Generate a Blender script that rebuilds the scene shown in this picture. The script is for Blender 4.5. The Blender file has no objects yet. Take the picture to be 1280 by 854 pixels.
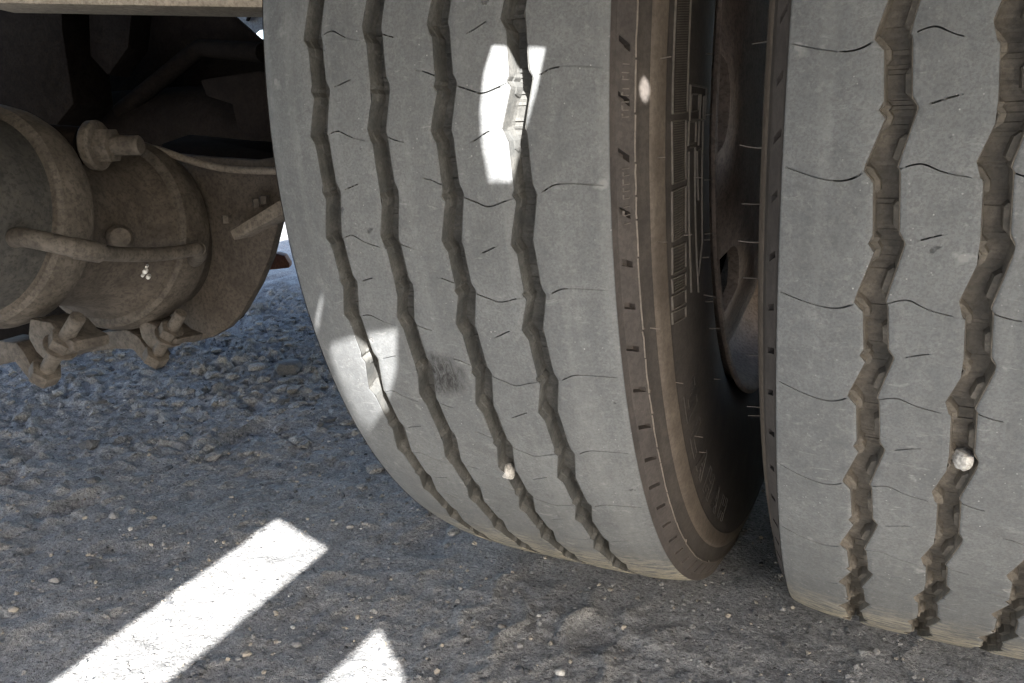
import bpy, math, random
import numpy as np
from mathutils import Vector, Matrix
from mathutils.geometry import delaunay_2d_cdt

rnd = random.Random(7)
scn = bpy.context.scene
col = scn.collection

# ------------------------------------------------------------------ camera
CAM = np.array([0.0, -0.91685, 0.44682])
RT = np.array([0.8994624, 0.43623603, -0.02579755])
UP = np.array([-0.08678297, 0.23616947, 0.96782886])
FW = np.array([-0.42829441, 0.86828688, -0.25028342])
FPX = 1000.6
cd = bpy.data.cameras.new('camera'); cd.sensor_width = 36; cd.lens = FPX / 1280 * 36
cd.clip_start = 0.01; cd.clip_end = 2000
cam = bpy.data.objects.new('camera', cd); col.objects.link(cam)
M = Matrix.Identity(4)
for i in range(3):
    M[i][0] = RT[i]; M[i][1] = UP[i]; M[i][2] = -FW[i]; M[i][3] = CAM[i]
cam.matrix_world = M
scn.camera = cam

# ------------------------------------------------------------------ light
SUN = Vector((0.56, -0.72, 0.64)).normalized()
elev = math.asin(SUN.z); azim = math.atan2(SUN.x, SUN.y)
w = bpy.data.worlds.new('World'); scn.world = w; w.use_nodes = True
nt = w.node_tree
sky = nt.nodes.new('ShaderNodeTexSky'); sky.sky_type = 'NISHITA'; sky.sun_disc = False
sky.sun_elevation = elev; sky.sun_rotation = azim; sky.dust_density = 2.0; sky.ozone_density = 0.8
bg = nt.nodes['Background']; bg.inputs[1].default_value = 0.10
nt.links.new(sky.outputs[0], bg.inputs[0])
sl = bpy.data.lights.new('sun', 'SUN'); sl.energy = 5.0; sl.angle = math.radians(0.5); sl.color = (1, .99, .975)
so = bpy.data.objects.new('sun', sl); col.objects.link(so)
so.rotation_euler = SUN.to_track_quat('Z', 'Y').to_euler(); so.location = (0, -5, 8)
scn.view_settings.view_transform = 'Standard'; scn.view_settings.look = 'None'
scn.view_settings.gamma = 1; scn.view_settings.exposure = 3.12
scn.cycles.max_bounces = 8; scn.cycles.diffuse_bounces = 6

# ------------------------------------------------------------------ helpers
def ray(px, py):
    return FW + (px - 640) / FPX * RT + (427 - py) / FPX * UP
def atY(px, py, Y):
    d = ray(px, py); return CAM + d * ((Y - CAM[1]) / d[1])
def atZ(px, py, Z=0.0):
    d = ray(px, py); return CAM + d * ((Z - CAM[2]) / d[2])

class MB:
    def __init__(s): s.v = []; s.f = []; s.m = []
    def add(s, vs, fs, mi=0):
        o = len(s.v); s.v.extend([tuple(map(float, p)) for p in vs])
        s.f.extend([tuple(i + o for i in f) for f in fs]); s.m.extend([mi] * len(fs)); return o
    def grid(s, P, mi=0, closed=False, flip=False):
        P = np.asarray(P); n, m = P.shape[:2]
        o = len(s.v); s.v.extend(map(tuple, P.reshape(-1, 3).tolist()))
        for i in range(n if closed else n - 1):
            a = o + i * m; b = o + ((i + 1) % n) * m
            for j in range(m - 1):
                f = (a + j, a + j + 1, b + j + 1, b + j)
                s.f.append(f[::-1] if flip else f); s.m.append(mi)
    def box(s, c, sz, ax=None, mi=0):
        c = np.array(c, float); ax = np.eye(3) if ax is None else np.array(ax, float)
        vs = [c + ax[0] * sz[0] / 2 * a + ax[1] * sz[1] / 2 * b + ax[2] * sz[2] / 2 * d for a in (-1, 1) for b in (-1, 1) for d in (-1, 1)]
        s.add(vs, [(0, 1, 3, 2), (4, 6, 7, 5), (0, 4, 5, 1), (2, 3, 7, 6), (0, 2, 6, 4), (1, 5, 7, 3)], mi)
    def tube(s, pts, r, n=12, cap=True, mi=0):
        pts = [np.array(p, float) for p in pts]; rs = r if hasattr(r, '__len__') else [r] * len(pts)
        rings = []; ref = None
        for i, p in enumerate(pts):
            t = pts[min(i + 1, len(pts) - 1)] - pts[max(i - 1, 0)]; t = t / (np.linalg.norm(t) + 1e-12)
            if ref is None: ref = np.array([0, 0, 1.0]) if abs(t[2]) < .9 else np.array([1.0, 0, 0])
            a = np.cross(t, ref); a /= np.linalg.norm(a); b = np.cross(a, t); ref = b
            rings.append([p + rs[i] * (a * math.cos(2 * math.pi * k / n) + b * math.sin(2 * math.pi * k / n)) for k in range(n)])
        o = s.add([q for g in rings for q in g], [])
        for i in range(len(pts) - 1):
            for k in range(n):
                s.f.append((o + i * n + k, o + i * n + (k + 1) % n, o + (i + 1) * n + (k + 1) % n, o + (i + 1) * n + k)); s.m.append(mi)
        if cap:
            s.f.append(tuple(o + k for k in range(n))[::-1]); s.m.append(mi)
            s.f.append(tuple(o + (len(pts) - 1) * n + k for k in range(n))); s.m.append(mi)
    def lathe(s, c, axis, prof, n=64, mi=0):
        """prof: list of (distance along axis, radius)"""
        c = np.array(c, float); t = np.array(axis, float); t /= np.linalg.norm(t)
        ref = np.array([0, 0, 1.0]) if abs(t[2]) < .9 else np.array([1.0, 0, 0])
        a = np.cross(t, ref); a /= np.linalg.norm(a); b = np.cross(a, t)
        P = np.array([[c + t * d + max(r, 1e-5) * (a * math.cos(2 * math.pi * k / n) + b * math.sin(2 * math.pi * k / n)) for d, r in prof] for k in range(n)])
        s.grid(P, mi, closed=True)
    def prism(s, poly, off, mi=0):
        """closed polygon of 3D points extruded by vector off"""
        n = len(poly); off = np.array(off, float)
        vs = [np.array(p, float) for p in poly] + [np.array(p, float) + off for p in poly]
        fs = [tuple(range(n))[::-1], tuple(range(n, 2 * n))] + [(i, (i + 1) % n, n + (i + 1) % n, n + i) for i in range(n)]
        s.add(vs, fs, mi)
    def build(s, name, mats, parent=None, smooth=None, loc=None, bevel=0):
        me = bpy.data.meshes.new(name); me.from_pydata(s.v, [], s.f)
        mats = mats if isinstance(mats, (list, tuple)) else [mats]
        for m in mats: me.materials.append(m)
        if len(mats) > 1: me.polygons.foreach_set('material_index', s.m)
        o = bpy.data.objects.new(name, me); col.objects.link(o)
        if parent is not None: o.parent = parent
        if loc is not None: o.location = loc
        if smooth is not None:
            import bmesh
            bm = bmesh.new(); bm.from_mesh(me); bmesh.ops.recalc_face_normals(bm, faces=bm.faces)
            if bevel:
                es = [e for e in bm.edges if e.is_manifold and e.calc_face_angle(0) > math.radians(35)]
                bmesh.ops.bevel(bm, geom=es, offset=bevel, segments=2, affect='EDGES', profile=.6)
            bm.to_mesh(me); bm.free()
            me.shade_smooth()
            me.set_sharp_from_angle(angle=math.radians(smooth))
        me.update()
        return o

def empty(name, loc, parent=None):
    o = bpy.data.objects.new(name, None); col.objects.link(o); o.location = loc; o.empty_display_size = .1
    if parent is not None: o.parent = parent
    return o
def tag(o, label=None, cat=None, group=None, kind=None):
    if label: o['label'] = label
    if cat: o['category'] = cat
    if group: o['group'] = group
    if kind: o['kind'] = kind
    return o

def vnoise(x, y, seed):
    """2-D value noise on arrays"""
    xi = np.floor(x).astype(np.int64); yi = np.floor(y).astype(np.int64); fx = x - xi; fy = y - yi
    fx = fx * fx * (3 - 2 * fx); fy = fy * fy * (3 - 2 * fy)
    def h(a, b):
        n = (a * 374761393 + b * 668265263 + seed * 1442695041) & 0x7fffffff
        n = ((n ^ (n >> 13)) * 1274126177) & 0x7fffffff
        n = n ^ (n >> 16)
        return (n & 0xffff) / 65535.0
    return (h(xi, yi) * (1 - fx) + h(xi + 1, yi) * fx) * (1 - fy) + (h(xi, yi + 1) * (1 - fx) + h(xi + 1, yi + 1) * fx) * fy

# ------------------------------------------------------------------ materials
class NM:
    def __init__(s, name, rough=.85, spec=.3, metal=0):
        s.m = bpy.data.materials.new(name); s.m.use_nodes = True; s.t = s.m.node_tree
        s.b = s.t.nodes['Principled BSDF']; s.b.inputs['Roughness'].default_value = rough
        s.b.inputs['Specular IOR Level'].default_value = spec; s.b.inputs['Metallic'].default_value = metal
        s.co = s.t.nodes.new('ShaderNodeTexCoord').outputs['Object']
    def node(s, k, **kw):
        n = s.t.nodes.new(k)
        for a, b in kw.items(): setattr(n, a, b)
        return n
    def L(s, a, b): s.t.links.new(a, b)
    def noise(s, scale, detail=4, rough=.6, dist=0, vec=None):
        n = s.node('ShaderNodeTexNoise'); n.inputs['Scale'].default_value = scale; n.inputs['Detail'].default_value = detail
        n.inputs['Roughness'].default_value = rough; n.inputs['Distortion'].default_value = dist
        s.L(vec or s.co, n.inputs['Vector']); return n.outputs['Fac']
    def ramp(s, fac, stops, interp='LINEAR'):
        n = s.node('ShaderNodeValToRGB'); n.color_ramp.interpolation = interp
        e = n.color_ramp.elements
        while len(e) < len(stops): e.new(.5)
        for i, (p, c) in enumerate(stops):
            e[i].position = p; c = (c, c, c) if not hasattr(c, '__len__') else c; e[i].color = (*c, 1)
        s.L(fac, n.inputs[0]); return n.outputs[0]
    def mix(s, fac, a, b, mode='MIX'):
        n = s.node('ShaderNodeMix', data_type='RGBA', blend_type=mode)
        for v, i in ((fac, n.inputs['Factor']), (a, n.inputs[6]), (b, n.inputs[7])):
            if hasattr(v, 'is_linked'): s.L(v, i)
            elif i.type == 'RGBA': i.default_value = (*v, 1)
            else: i.default_value = v
        return n.outputs[2]
    def math(s, op, a, b=None):
        n = s.node('ShaderNodeMath', operation=op)
        for v, i in ((a, n.inputs[0]), (b, n.inputs[1])):
            if v is None: continue
            if hasattr(v, 'is_linked'): s.L(v, i)
            else: i.default_value = v
        return n.outputs[0]
    def sep(s):
        n = s.node('ShaderNodeSeparateXYZ'); s.L(s.co, n.inputs[0]); return n.outputs
    def scaled(s, sc):
        n = s.node('ShaderNodeMapping'); n.inputs['Scale'].default_value = sc; s.L(s.co, n.inputs[0]); return n.outputs[0]
    def bump(s, h, strength=.5, dist=.001, prev=None):
        n = s.node('ShaderNodeBump'); n.inputs['Strength'].default_value = strength; n.inputs['Distance'].default_value = dist
        s.L(h, n.inputs['Height'])
        if prev is not None: s.L(prev, n.inputs['Normal'])
        s.L(n.outputs[0], s.b.inputs['Normal']); return n.outputs[0]
    def color(s, c):
        if hasattr(c, 'is_linked'): s.L(c, s.b.inputs['Base Color'])
        else: s.b.inputs['Base Color'].default_value = (*c, 1)

def mat_tread(name='dusty_tread_rubber', spot=None):
    m = NM(name, .8, .25)
    big = m.noise(14, 5, .6); fine = m.noise(650, 3, .7); mid = m.noise(90, 4, .65)
    c = m.ramp(big, [(.3, (.095, .098, .099)), (.7, (.136, .139, .138))])
    blot = m.noise(38, 6, .75)
    c = m.mix(m.ramp(blot, [(.33, .4), (.5, 0)]), c, (.095, .095, .093))
    c = m.mix(m.ramp(mid, [(.35, 0), (.75, .4)]), c, (.185, .184, .180))
    c = m.mix(m.ramp(fine, [(.42, .4), (.54, 0)]), c, (.07, .07, .068))
    grain = m.noise(210, 5, .8)
    c = m.mix(m.ramp(grain, [(.52, 0), (.68, .3)]), c, (.25, .245, .235))
    band = m.noise(1.0, 4, .6, vec=m.scaled((48, 2.2, 2.2)))
    c = m.mix(m.ramp(band, [(.35, .22), (.52, 0)]), c, (.088, .088, .087))
    c = m.mix(m.ramp(band, [(.52, 0), (.72, .35)]), c, (.21, .208, .20))
    scf = m.noise(21, 6, .8, .6)
    c = m.mix(m.ramp(scf, [(.60, 0), (.68, .45)]), c, (.075, .075, .074))
    # sparse nicks and stone cuts
    nk = m.node('ShaderNodeTexVoronoi'); nk.inputs['Scale'].default_value = 34
    wv = m.node('ShaderNodeVectorMath', operation='ADD'); m.L(m.scaled((1, 1.7, 1.7)), wv.inputs[0])
    nz = m.node('ShaderNodeTexNoise'); nz.inputs['Scale'].default_value = 130; nz.inputs['Detail'].default_value = 3; m.L(m.co, nz.inputs['Vector'])
    ws = m.node('ShaderNodeVectorMath', operation='SCALE'); m.L(nz.outputs['Color'], ws.inputs[0]); ws.inputs['Scale'].default_value = .022
    m.L(ws.outputs[0], wv.inputs[1]); m.L(wv.outputs[0], nk.inputs['Vector'])
    pk = m.node('ShaderNodeSeparateColor'); m.L(nk.outputs['Color'], pk.inputs[0])
    nick = m.math('MULTIPLY', m.ramp(nk.outputs['Distance'], [(.07, 1), (.13, 0)]), m.ramp(pk.outputs[0], [(.80, 0), (.82, 1)]))
    c = m.mix(m.math('MULTIPLY', nick, .75), c, (.04, .04, .04))
    pale = m.math('MULTIPLY', m.ramp(nk.outputs['Distance'], [(.08, 1), (.20, 0)]), m.ramp(pk.outputs[1], [(.78, 0), (.80, 1)]))
    c = m.mix(m.math('MULTIPLY', pale, .5), c, (.26, .255, .245))
    # short dust scratches and pale specks
    st = m.noise(60, 4, .7, .8, vec=m.scaled((1, 3, 3)))
    c = m.mix(m.ramp(st, [(.62, 0), (.74, .4)]), c, (.30, .295, .28))
    sp = m.node('ShaderNodeTexVoronoi'); sp.inputs['Scale'].default_value = 240; m.L(m.co, sp.inputs['Vector'])
    spk = m.math('MULTIPLY', m.ramp(m.math('ADD', sp.outputs['Distance'], m.math('MULTIPLY', grain, .35)), [(.20, 1), (.30, 0)]), m.ramp(m.noise(26, 3, .6), [(.50, 0), (.60, 1)]))
    c = m.mix(m.math('MULTIPLY', spk, .7), c, (.42, .41, .39))
    xyz = m.sep()
    # pale dry mud picked up just above the ground
    z = m.node('ShaderNodeMapRange'); z.inputs['From Min'].default_value = -.345; z.inputs['From Max'].default_value = -.415
    m.L(m.math('ADD', xyz[2], m.math('MULTIPLY', m.math('SUBTRACT', m.noise(30, 3, .6), .5), .05)), z.inputs['Value'])
    mud = m.ramp(m.noise(75, 6, .8, vec=m.scaled((.7, 2.6, 2.6))), [(.46, 0), (.53, 1)])
    mf = m.math('MULTIPLY', z.outputs[0], mud)
    c = m.mix(m.math('MULTIPLY', mf, .85), c, (.46, .405, .30))
    h = m.math('SUBTRACT', m.math('ADD', m.math('MULTIPLY', fine, .5), m.math('MULTIPLY', mid, .8)), m.math('MULTIPLY', nick, 2.5))
    if spot is not None:
        d = m.node('ShaderNodeVectorMath', operation='DISTANCE'); m.L(m.co, d.inputs[0]); d.inputs[1].default_value = spot
        k = m.math('ADD', d.outputs['Value'], m.math('MULTIPLY', m.math('SUBTRACT', m.noise(70, 3, .6), .5), .022))
        sm = m.node('ShaderNodeMapRange'); sm.inputs['From Min'].default_value = .023; sm.inputs['From Max'].default_value = .010
        m.L(k, sm.inputs['Value'])
        tear = m.noise(120, 5, .75, 1.2, vec=m.scaled((2.5, 1, .7)))
        c = m.mix(m.math('MULTIPLY', sm.outputs[0], m.ramp(tear, [(.42, 1), (.60, .25)])), c, (.028, .027, .026))
        h = m.math('ADD', h, m.math('MULTIPLY', m.math('MULTIPLY', sm.outputs[0], tear), 9))
    m.color(c); m.bump(h, .55, .0006)
    return m.m
def mat_groove(name='muddy_groove_rubber', k=(1, 1, 1)):
    m = NM(name, .9, .2)
    n = m.noise(55, 5, .65); f = m.noise(500, 3, .7)
    c = m.ramp(n, [(.3, (.060, .057, .052)), (.55, (.105, .094, .081)), (.75, (.16, .145, .125))])
    c = m.mix(m.ramp(f, [(.4, .4), (.55, 0)]), c, (.05, .046, .04))
    c = m.mix(1.0, c, k, 'MULTIPLY')
    m.color(c); m.bump(m.math('ADD', f, n), .5, .0006); return m.m
def mat_side(name, a, b, dust, amt):
    m = NM(name, .7, .35)
    n = m.noise(22, 5, .65); f = m.noise(300, 3, .7); st = m.noise(40, 4, .65, vec=m.scaled((4, 1, 1)))
    c = m.ramp(n, [(.3, a), (.7, b)])
    c = m.mix(m.math('MULTIPLY', m.ramp(st, [(.4, 0), (.75, 1)]), amt), c, dust)
    c = m.mix(m.ramp(f, [(.42, .3), (.55, 0)]), c, tuple(v * .5 for v in a))
    m.color(c); m.bump(m.math('ADD', f, st), .35, .0005); return m.m
def mat_metal(name, a, b, dust, amt=.8, rough=.75, scale=12, spec=.2):
    m = NM(name, rough, spec)
    n = m.noise(scale, 6, .65); f = m.noise(260, 4, .7); sp = m.noise(75, 4, .7)
    geo = m.node('ShaderNodeNewGeometry'); sx = m.node('ShaderNodeSeparateXYZ'); m.L(geo.outputs['Normal'], sx.inputs[0])
    c = m.ramp(n, [(.3, a), (.7, b)])
    c = m.mix(m.math('MULTIPLY', m.ramp(sp, [(.38, 0), (.68, 1)]), amt), c, dust)
    c = m.mix(m.ramp(m.noise(30, 6, .75, 1.0), [(.36, .4), (.52, 0)]), c, tuple(v * .5 for v in a))
    c = m.mix(m.ramp(f, [(.40, .5), (.52, 0)]), c, tuple(v * .45 for v in a))
    m.color(c); m.bump(m.math('ADD', m.math('MULTIPLY', f, .6), sp), .4, .0009); return m.m
def mat_stone(name, a, b, scale=60):
    m = NM(name, .9, .2); n = m.noise(scale, 5, .7); f = m.noise(400, 3, .7)
    c = m.ramp(n, [(.3, a), (.7, b)]); c = m.mix(m.ramp(f, [(.4, .5), (.55, 0)]), c, tuple(v * .5 for v in a))
    m.color(c); m.bump(m.math('ADD', n, f), .6, .001); return m.m
def mat_ground():
    m = NM('dusty_asphalt', .92, .2)
    n = m.noise(3.5, 6, .6); mid = m.noise(45, 5, .7); f = m.noise(330, 4, .75); f2 = m.noise(900, 2, .6)
    g2 = m.noise(150, 4, .75)
    c = m.ramp(n, [(.3, (.205, .203, .200)), (.7, (.272, .269, .263))])
    c = m.mix(m.ramp(mid, [(.34, .55), (.47, 0)]), c, (.14, .14, .138))
    soil = m.noise(8.5, 7, .72)
    c = m.mix(m.ramp(soil, [(.35, .5), (.47, 0)]), c, (.10, .10, .10))
    c = m.mix(m.ramp(mid, [(.57, 0), (.74, .45)]), c, (.42, .40, .37))
    c = m.mix(m.ramp(g2, [(.37, .7), (.47, 0)]), c, (.10, .098, .095))
    c = m.mix(m.ramp(g2, [(.57, 0), (.68, .45)]), c, (.38, .37, .35))
    c = m.mix(m.ramp(f, [(.39, .75), (.48, 0)]), c, (.09, .087, .084))
    c = m.mix(m.ramp(f, [(.57, 0), (.66, .8)]), c, (.42, .405, .38))
    v = m.node('ShaderNodeTexVoronoi'); v.inputs['Scale'].default_value = 150; m.L(m.co, v.inputs['Vector'])
    pick = m.node('ShaderNodeSeparateColor'); m.L(v.outputs['Color'], pick.inputs[0])
    grit = m.math('MULTIPLY', m.ramp(v.outputs['Distance'], [(.22, 1), (.32, 0)]), m.ramp(pick.outputs[0], [(.82, 0), (.84, 1)]))
    c = m.mix(m.math('MULTIPLY', grit, .85), c, m.ramp(pick.outputs[1], [(0, (.06, .06, .06)), (.5, (.22, .21, .2)), (.85, (.36, .34, .32)), (1, (.55, .53, .5))]))
    m.color(c)
    h = m.math('ADD', m.math('MULTIPLY', mid, .7), m.math('ADD', m.math('MULTIPLY', g2, .7), m.math('ADD', m.math('MULTIPLY', f, .7), m.math('MULTIPLY', f2, .3))))
    h = m.math('ADD', h, m.math('MULTIPLY', grit, .6))
    m.bump(h, 1.0, .0045); return m.m

MT = {}
MT['groove'] = mat_groove('muddy_groove_rubber', (1.25, 1.22, 1.17)); MT['groove_grey'] = mat_groove('grey_dust_groove_rubber', (.85, .92, .98))
MT['side'] = mat_side('brown_sidewall_rubber', (.037, .032, .029), (.066, .057, .050), (.105, .089, .074), .5)
MT['buttress'] = mat_side('brown_buttress_rubber', (.042, .036, .033), (.068, .058, .052), (.10, .085, .075), .5)
MT['band'] = mat_side('dusty_sidewall_band', (.070, .056, .044), (.115, .093, .074), (.16, .132, .105), .7)
MT['raised'] = mat_side('dust_edged_raised_rubber', (.085, .074, .063), (.14, .122, .105), (.17, .148, .125), .5)
MT['letter'] = mat_side('moulded_letter_rubber', (.045, .037, .031), (.075, .062, .052), (.11, .09, .07), .5)
MT['hair'] = mat_side('pale_rubber_hair', (.13, .11, .092), (.20, .17, .145), (.25, .215, .18), .4)
MT['rim'] = mat_metal('dusty_brown_wheel_paint', (.20, .156, .126), (.27, .213, .175), (.34, .275, .225), .5)
MT['tan'] = mat_metal('dust_coated_metal', (.056, .047, .039), (.088, .075, .061), (.14, .12, .098), .6)
MT['plate'] = mat_metal('brown_dusty_plate', (.054, .045, .037), (.084, .070, .057), (.12, .101, .082), .55)
MT['dome'] = mat_metal('grey_brake_housing', (.030, .029, .027), (.050, .047, .043), (.08, .072, .061), .5)
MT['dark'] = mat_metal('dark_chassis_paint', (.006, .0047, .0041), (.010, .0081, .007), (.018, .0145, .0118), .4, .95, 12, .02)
MT['beam'] = mat_metal('beige_dusty_beam', (.165, .138, .103), (.23, .195, .145), (.30, .26, .20), .6)
MT['tab'] = mat_metal('pale_dusty_tab', (.13, .11, .09), (.18, .155, .125), (.25, .215, .175), .7)
MT['rust'] = mat_metal('rusty_red_metal', (.09, .035, .02), (.15, .06, .035), (.2, .11, .07), .5)
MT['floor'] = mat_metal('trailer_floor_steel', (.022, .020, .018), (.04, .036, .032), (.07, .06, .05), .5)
MT['backdrop'] = mat_metal('plain_grey_panel', (.16, .17, .19), (.22, .23, .25), (.3, .3, .31), .4)  # plain blue-grey of the far panel
MT['white'] = mat_stone('white_dropping', (.55, .54, .5), (.75, .73, .7), 300)
MT['ground'] = mat_ground()
MT['stone_w'] = mat_stone('pale_stone', (.30, .285, .26), (.58, .555, .51), 110)
MT['stone_g'] = mat_stone('grey_stone', (.13, .13, .13), (.25, .24, .23), 60)
MT['stone_d'] = mat_stone('dark_stone', (.05, .052, .056), (.11, .11, .112), 60)
MT['stone_b'] = mat_stone('buff_stone', (.20, .18, .15), (.34, .30, .25), 60)

# ------------------------------------------------------------------ ground
def ground_height(X, Y):
    h = (vnoise(X * 2.2, Y * 2.2, 1) - .5) * .016 + (vnoise(X * 7, Y * 7, 2) - .5) * .007
    near = np.clip((1.2 - np.hypot(X + .1, Y + .3)) / .6, 0, 1)
    soft = 1 - .7 * near
    a = vnoise(X * 24, Y * 24, 3); h += (a - .5) * .006 * soft
    b = vnoise(X * 60 + 3 * a, Y * 60, 4); rg = 1 - np.abs(2 * vnoise(X * 42 + 5, Y * 42, 12) - 1); h += (rg - .5) * .006 * soft; h += (b - .5) * .0055 * (1 - .65 * near)
    c = vnoise(X * 150, Y * 150, 5); h += (c - .45) * .0042 * (1 - .7 * near) + (b > .68) * (b - .68) * .02 * soft
    d = vnoise(X * 300, Y * 300, 6); h += (d - .5) * .0036 * (1 - .45 * near); clod = vnoise(X * 9 + 3, Y * 9 + 1, 13); h += soft ** 2.5 * np.maximum(clod - .5, 0) * (vnoise(X * 85, Y * 85, 14) - .5) * .075
    pits = vnoise(X * 13 + 7, Y * 13, 8); h -= np.maximum(pits - .74, 0) * .09 * soft
    # tread prints: shallow dust ridges where the grooves rolled
    for gx in (-.3373, -.2926, -.2464, -.1991, -.0082, .0374, .0847, .130):
        wob = .006 * np.sin(Y * 95 + gx * 40) + (vnoise(Y * 14, X * 0 + gx * 50, 9) - .5) * .012
        h += .006 * np.exp(-((X - gx - wob) / .006) ** 2) * np.clip((-.1 - Y) / .1, 0, 1) * np.clip((Y + .75) / .25, 0, 1) * (vnoise(X * 20, Y * 20, 10))
    # flattened contact strips
    for x0, x1 in ((-.40, -.12), (-.08, .20)):
        k = np.clip(np.minimum(X - x0, x1 - X) / .03 + 1, 0, 1) * np.clip((.30 - np.abs(Y)) / .12, 0, 1)
        h = h * (1 - k) - .001 * k
    return h
def axis(lo, hi, step, far, steps):
    a = list(np.arange(lo, hi + step / 2, step)); d = step
    left = []; x = lo
    for i in range(steps):
        d *= far; x -= d; left.append(x)
    d = step; x = a[-1]; right = []
    for i in range(steps):
        d *= far; x += d; right.append(x)
    return np.array(left[::-1] + a + right)
gxs = axis(-1.7, .32, .0031, 1.11, 95); gys = axis(-.68, .9, .0031, 1.11, 95)
GX, GY = np.meshgrid(gxs, gys)
GZ = ground_height(GX, GY)
fade = np.clip((30 - np.hypot(GX, GY)) / 20, 0, 1); GZ *= fade
P = np.stack([GX, GY, GZ], -1)
n, m_ = GX.shape
idx = np.arange(n * m_).reshape(n, m_)
F = np.stack([idx[:-1, :-1], idx[:-1, 1:], idx[1:, 1:], idx[1:, :-1]], -1).reshape(-1, 4)
me = bpy.data.meshes.new('ground'); me.from_pydata(P.reshape(-1, 3), [], F); me.materials.append(MT['ground']); me.shade_smooth()
g = bpy.data.objects.new('ground', me); col.objects.link(g); tag(g, kind='structure')

# ------------------------------------------------------------------ truck and wheels
truck = tag(empty('truck', (-1.0, 0, 0)), 'dusty truck underside with worn dual tyres, brown brake chamber and dark chassis above dusty ground', 'truck')
TB = np.array([-1.0, 0, 0])
R0 = .500; AX = .4671; HW = .1185
GROOVES = [-.0757, -.0305, .0152, .0625]                    # groove centres
LT = [(0, 0), (.08, 5), (.5, 7), (.54, 4.6), (.59, 8.3), (1, 0)]
RTB = [(0, 0), (.45, 2.2), (.52, 5.4), (.98, -1.4), (1, 0)]
def tab(t, p):
    return np.interp(np.asarray(p) % 1.0, [a for a, _ in t], [b for _, b in t]) / 1000
def crown(x): return .0080 * np.clip(np.abs(x) / HW, 0, 1.08) ** 4.2
PROF = [(.0015, .4875), (.0075, .4765), (.0086, .4748), (.0080, .4715), (.0122, .4600), (.0142, .4575), (.0160, .4515), (.0175, .4455), (.0172, .4432), (.0184, .4372),
        (.0206, .420), (.0220, .400), (.0225, .380), (.0215, .356), (.0185, .335), (.0125, .315), (.0055, .301), (-.004, .290), (-.016, .284)]
# sipes: rib -> list of (phase samples over u, u0, u1, half width mm, depth)
# (curve over u, u0, u1, half width mm, depth, faint worn stretch)
SIPES = {0: [([(.0, -.03), (.15, .0), (.45, .06), (.65, .078), (.8, .06), (1, .01)], .55, .93, .42, .006, (.03, .97))],
         1: [([(0, -.01), (.3, -.05), (.62, .02), (1, .07)], .08, .64, .42, .006, (.0, .9)), ([(0, .52), (.2, .495), (.58, .44), (1, .40)], .20, .53, .40, .005, (.14, .6))],
         2: [([(0, .02), (.25, .06), (1, .1)], .0, .24, .42, .006, (0, .34)), ([(0, .36), (.72, .395), (1, .45)], .74, 1., .42, .006, (.62, 1))],
         3: [([(0, .555), (.25, .60), (.5, .64), (.8, .59), (1, .56)], .02, .84, .45, .006, (0, 1)), ([(0, .12), (.3, .09), (.72, .0), (1, -.03)], .34, .70, .40, .005, (.3, .76))],
         4: [([(0, .54), (.12, .50), (.3, .45), (.5, .44), (1, .47)], .10, .40, .42, .006, (.06, .92))]}
PSEQ = [6.6, 7.5, 6.4, 7.4, 7.6, 6.7, 7.0, 7.4]

def cub(u, pts):
    xs = [a for a, _ in pts]; ys = [b for _, b in pts]; u = np.asarray(u, float)
    m = [(ys[min(i + 1, len(ys) - 1)] - ys[max(i - 1, 0)]) / (xs[min(i + 1, len(xs) - 1)] - xs[max(i - 1, 0)]) for i in range(len(xs))]
    k = np.clip(np.searchsorted(xs, u, side='right') - 1, 0, len(xs) - 2); xs = np.array(xs); ys = np.array(ys); m = np.array(m)
    h = xs[k + 1] - xs[k]; t = (u - xs[k]) / h
    return (2*t**3-3*t**2+1)*ys[k] + (t**3-2*t**2+t)*h*m[k] + (-2*t**3+3*t**2)*ys[k+1] + (t**3-t**2)*h*m[k+1]

def wheel_rows(phase0):
    """pitch boundaries (deg, decreasing); the visible side runs from +65 to -95"""
    seq = [PSEQ[i % 8] for i in range(50)]; tot = sum(seq); seq = [s * 360 / tot for s in seq]
    b = [phase0 + sum(seq[-10:])]
    for i in range(50): b.append(b[-1] - seq[(i - 10) % 50])
    return b

def surf(theta, x, r):
    z = r * np.sin(theta); z = np.maximum(z, -(AX + .003))
    return np.stack([x, -r * np.cos(theta), z], -1)

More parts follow.
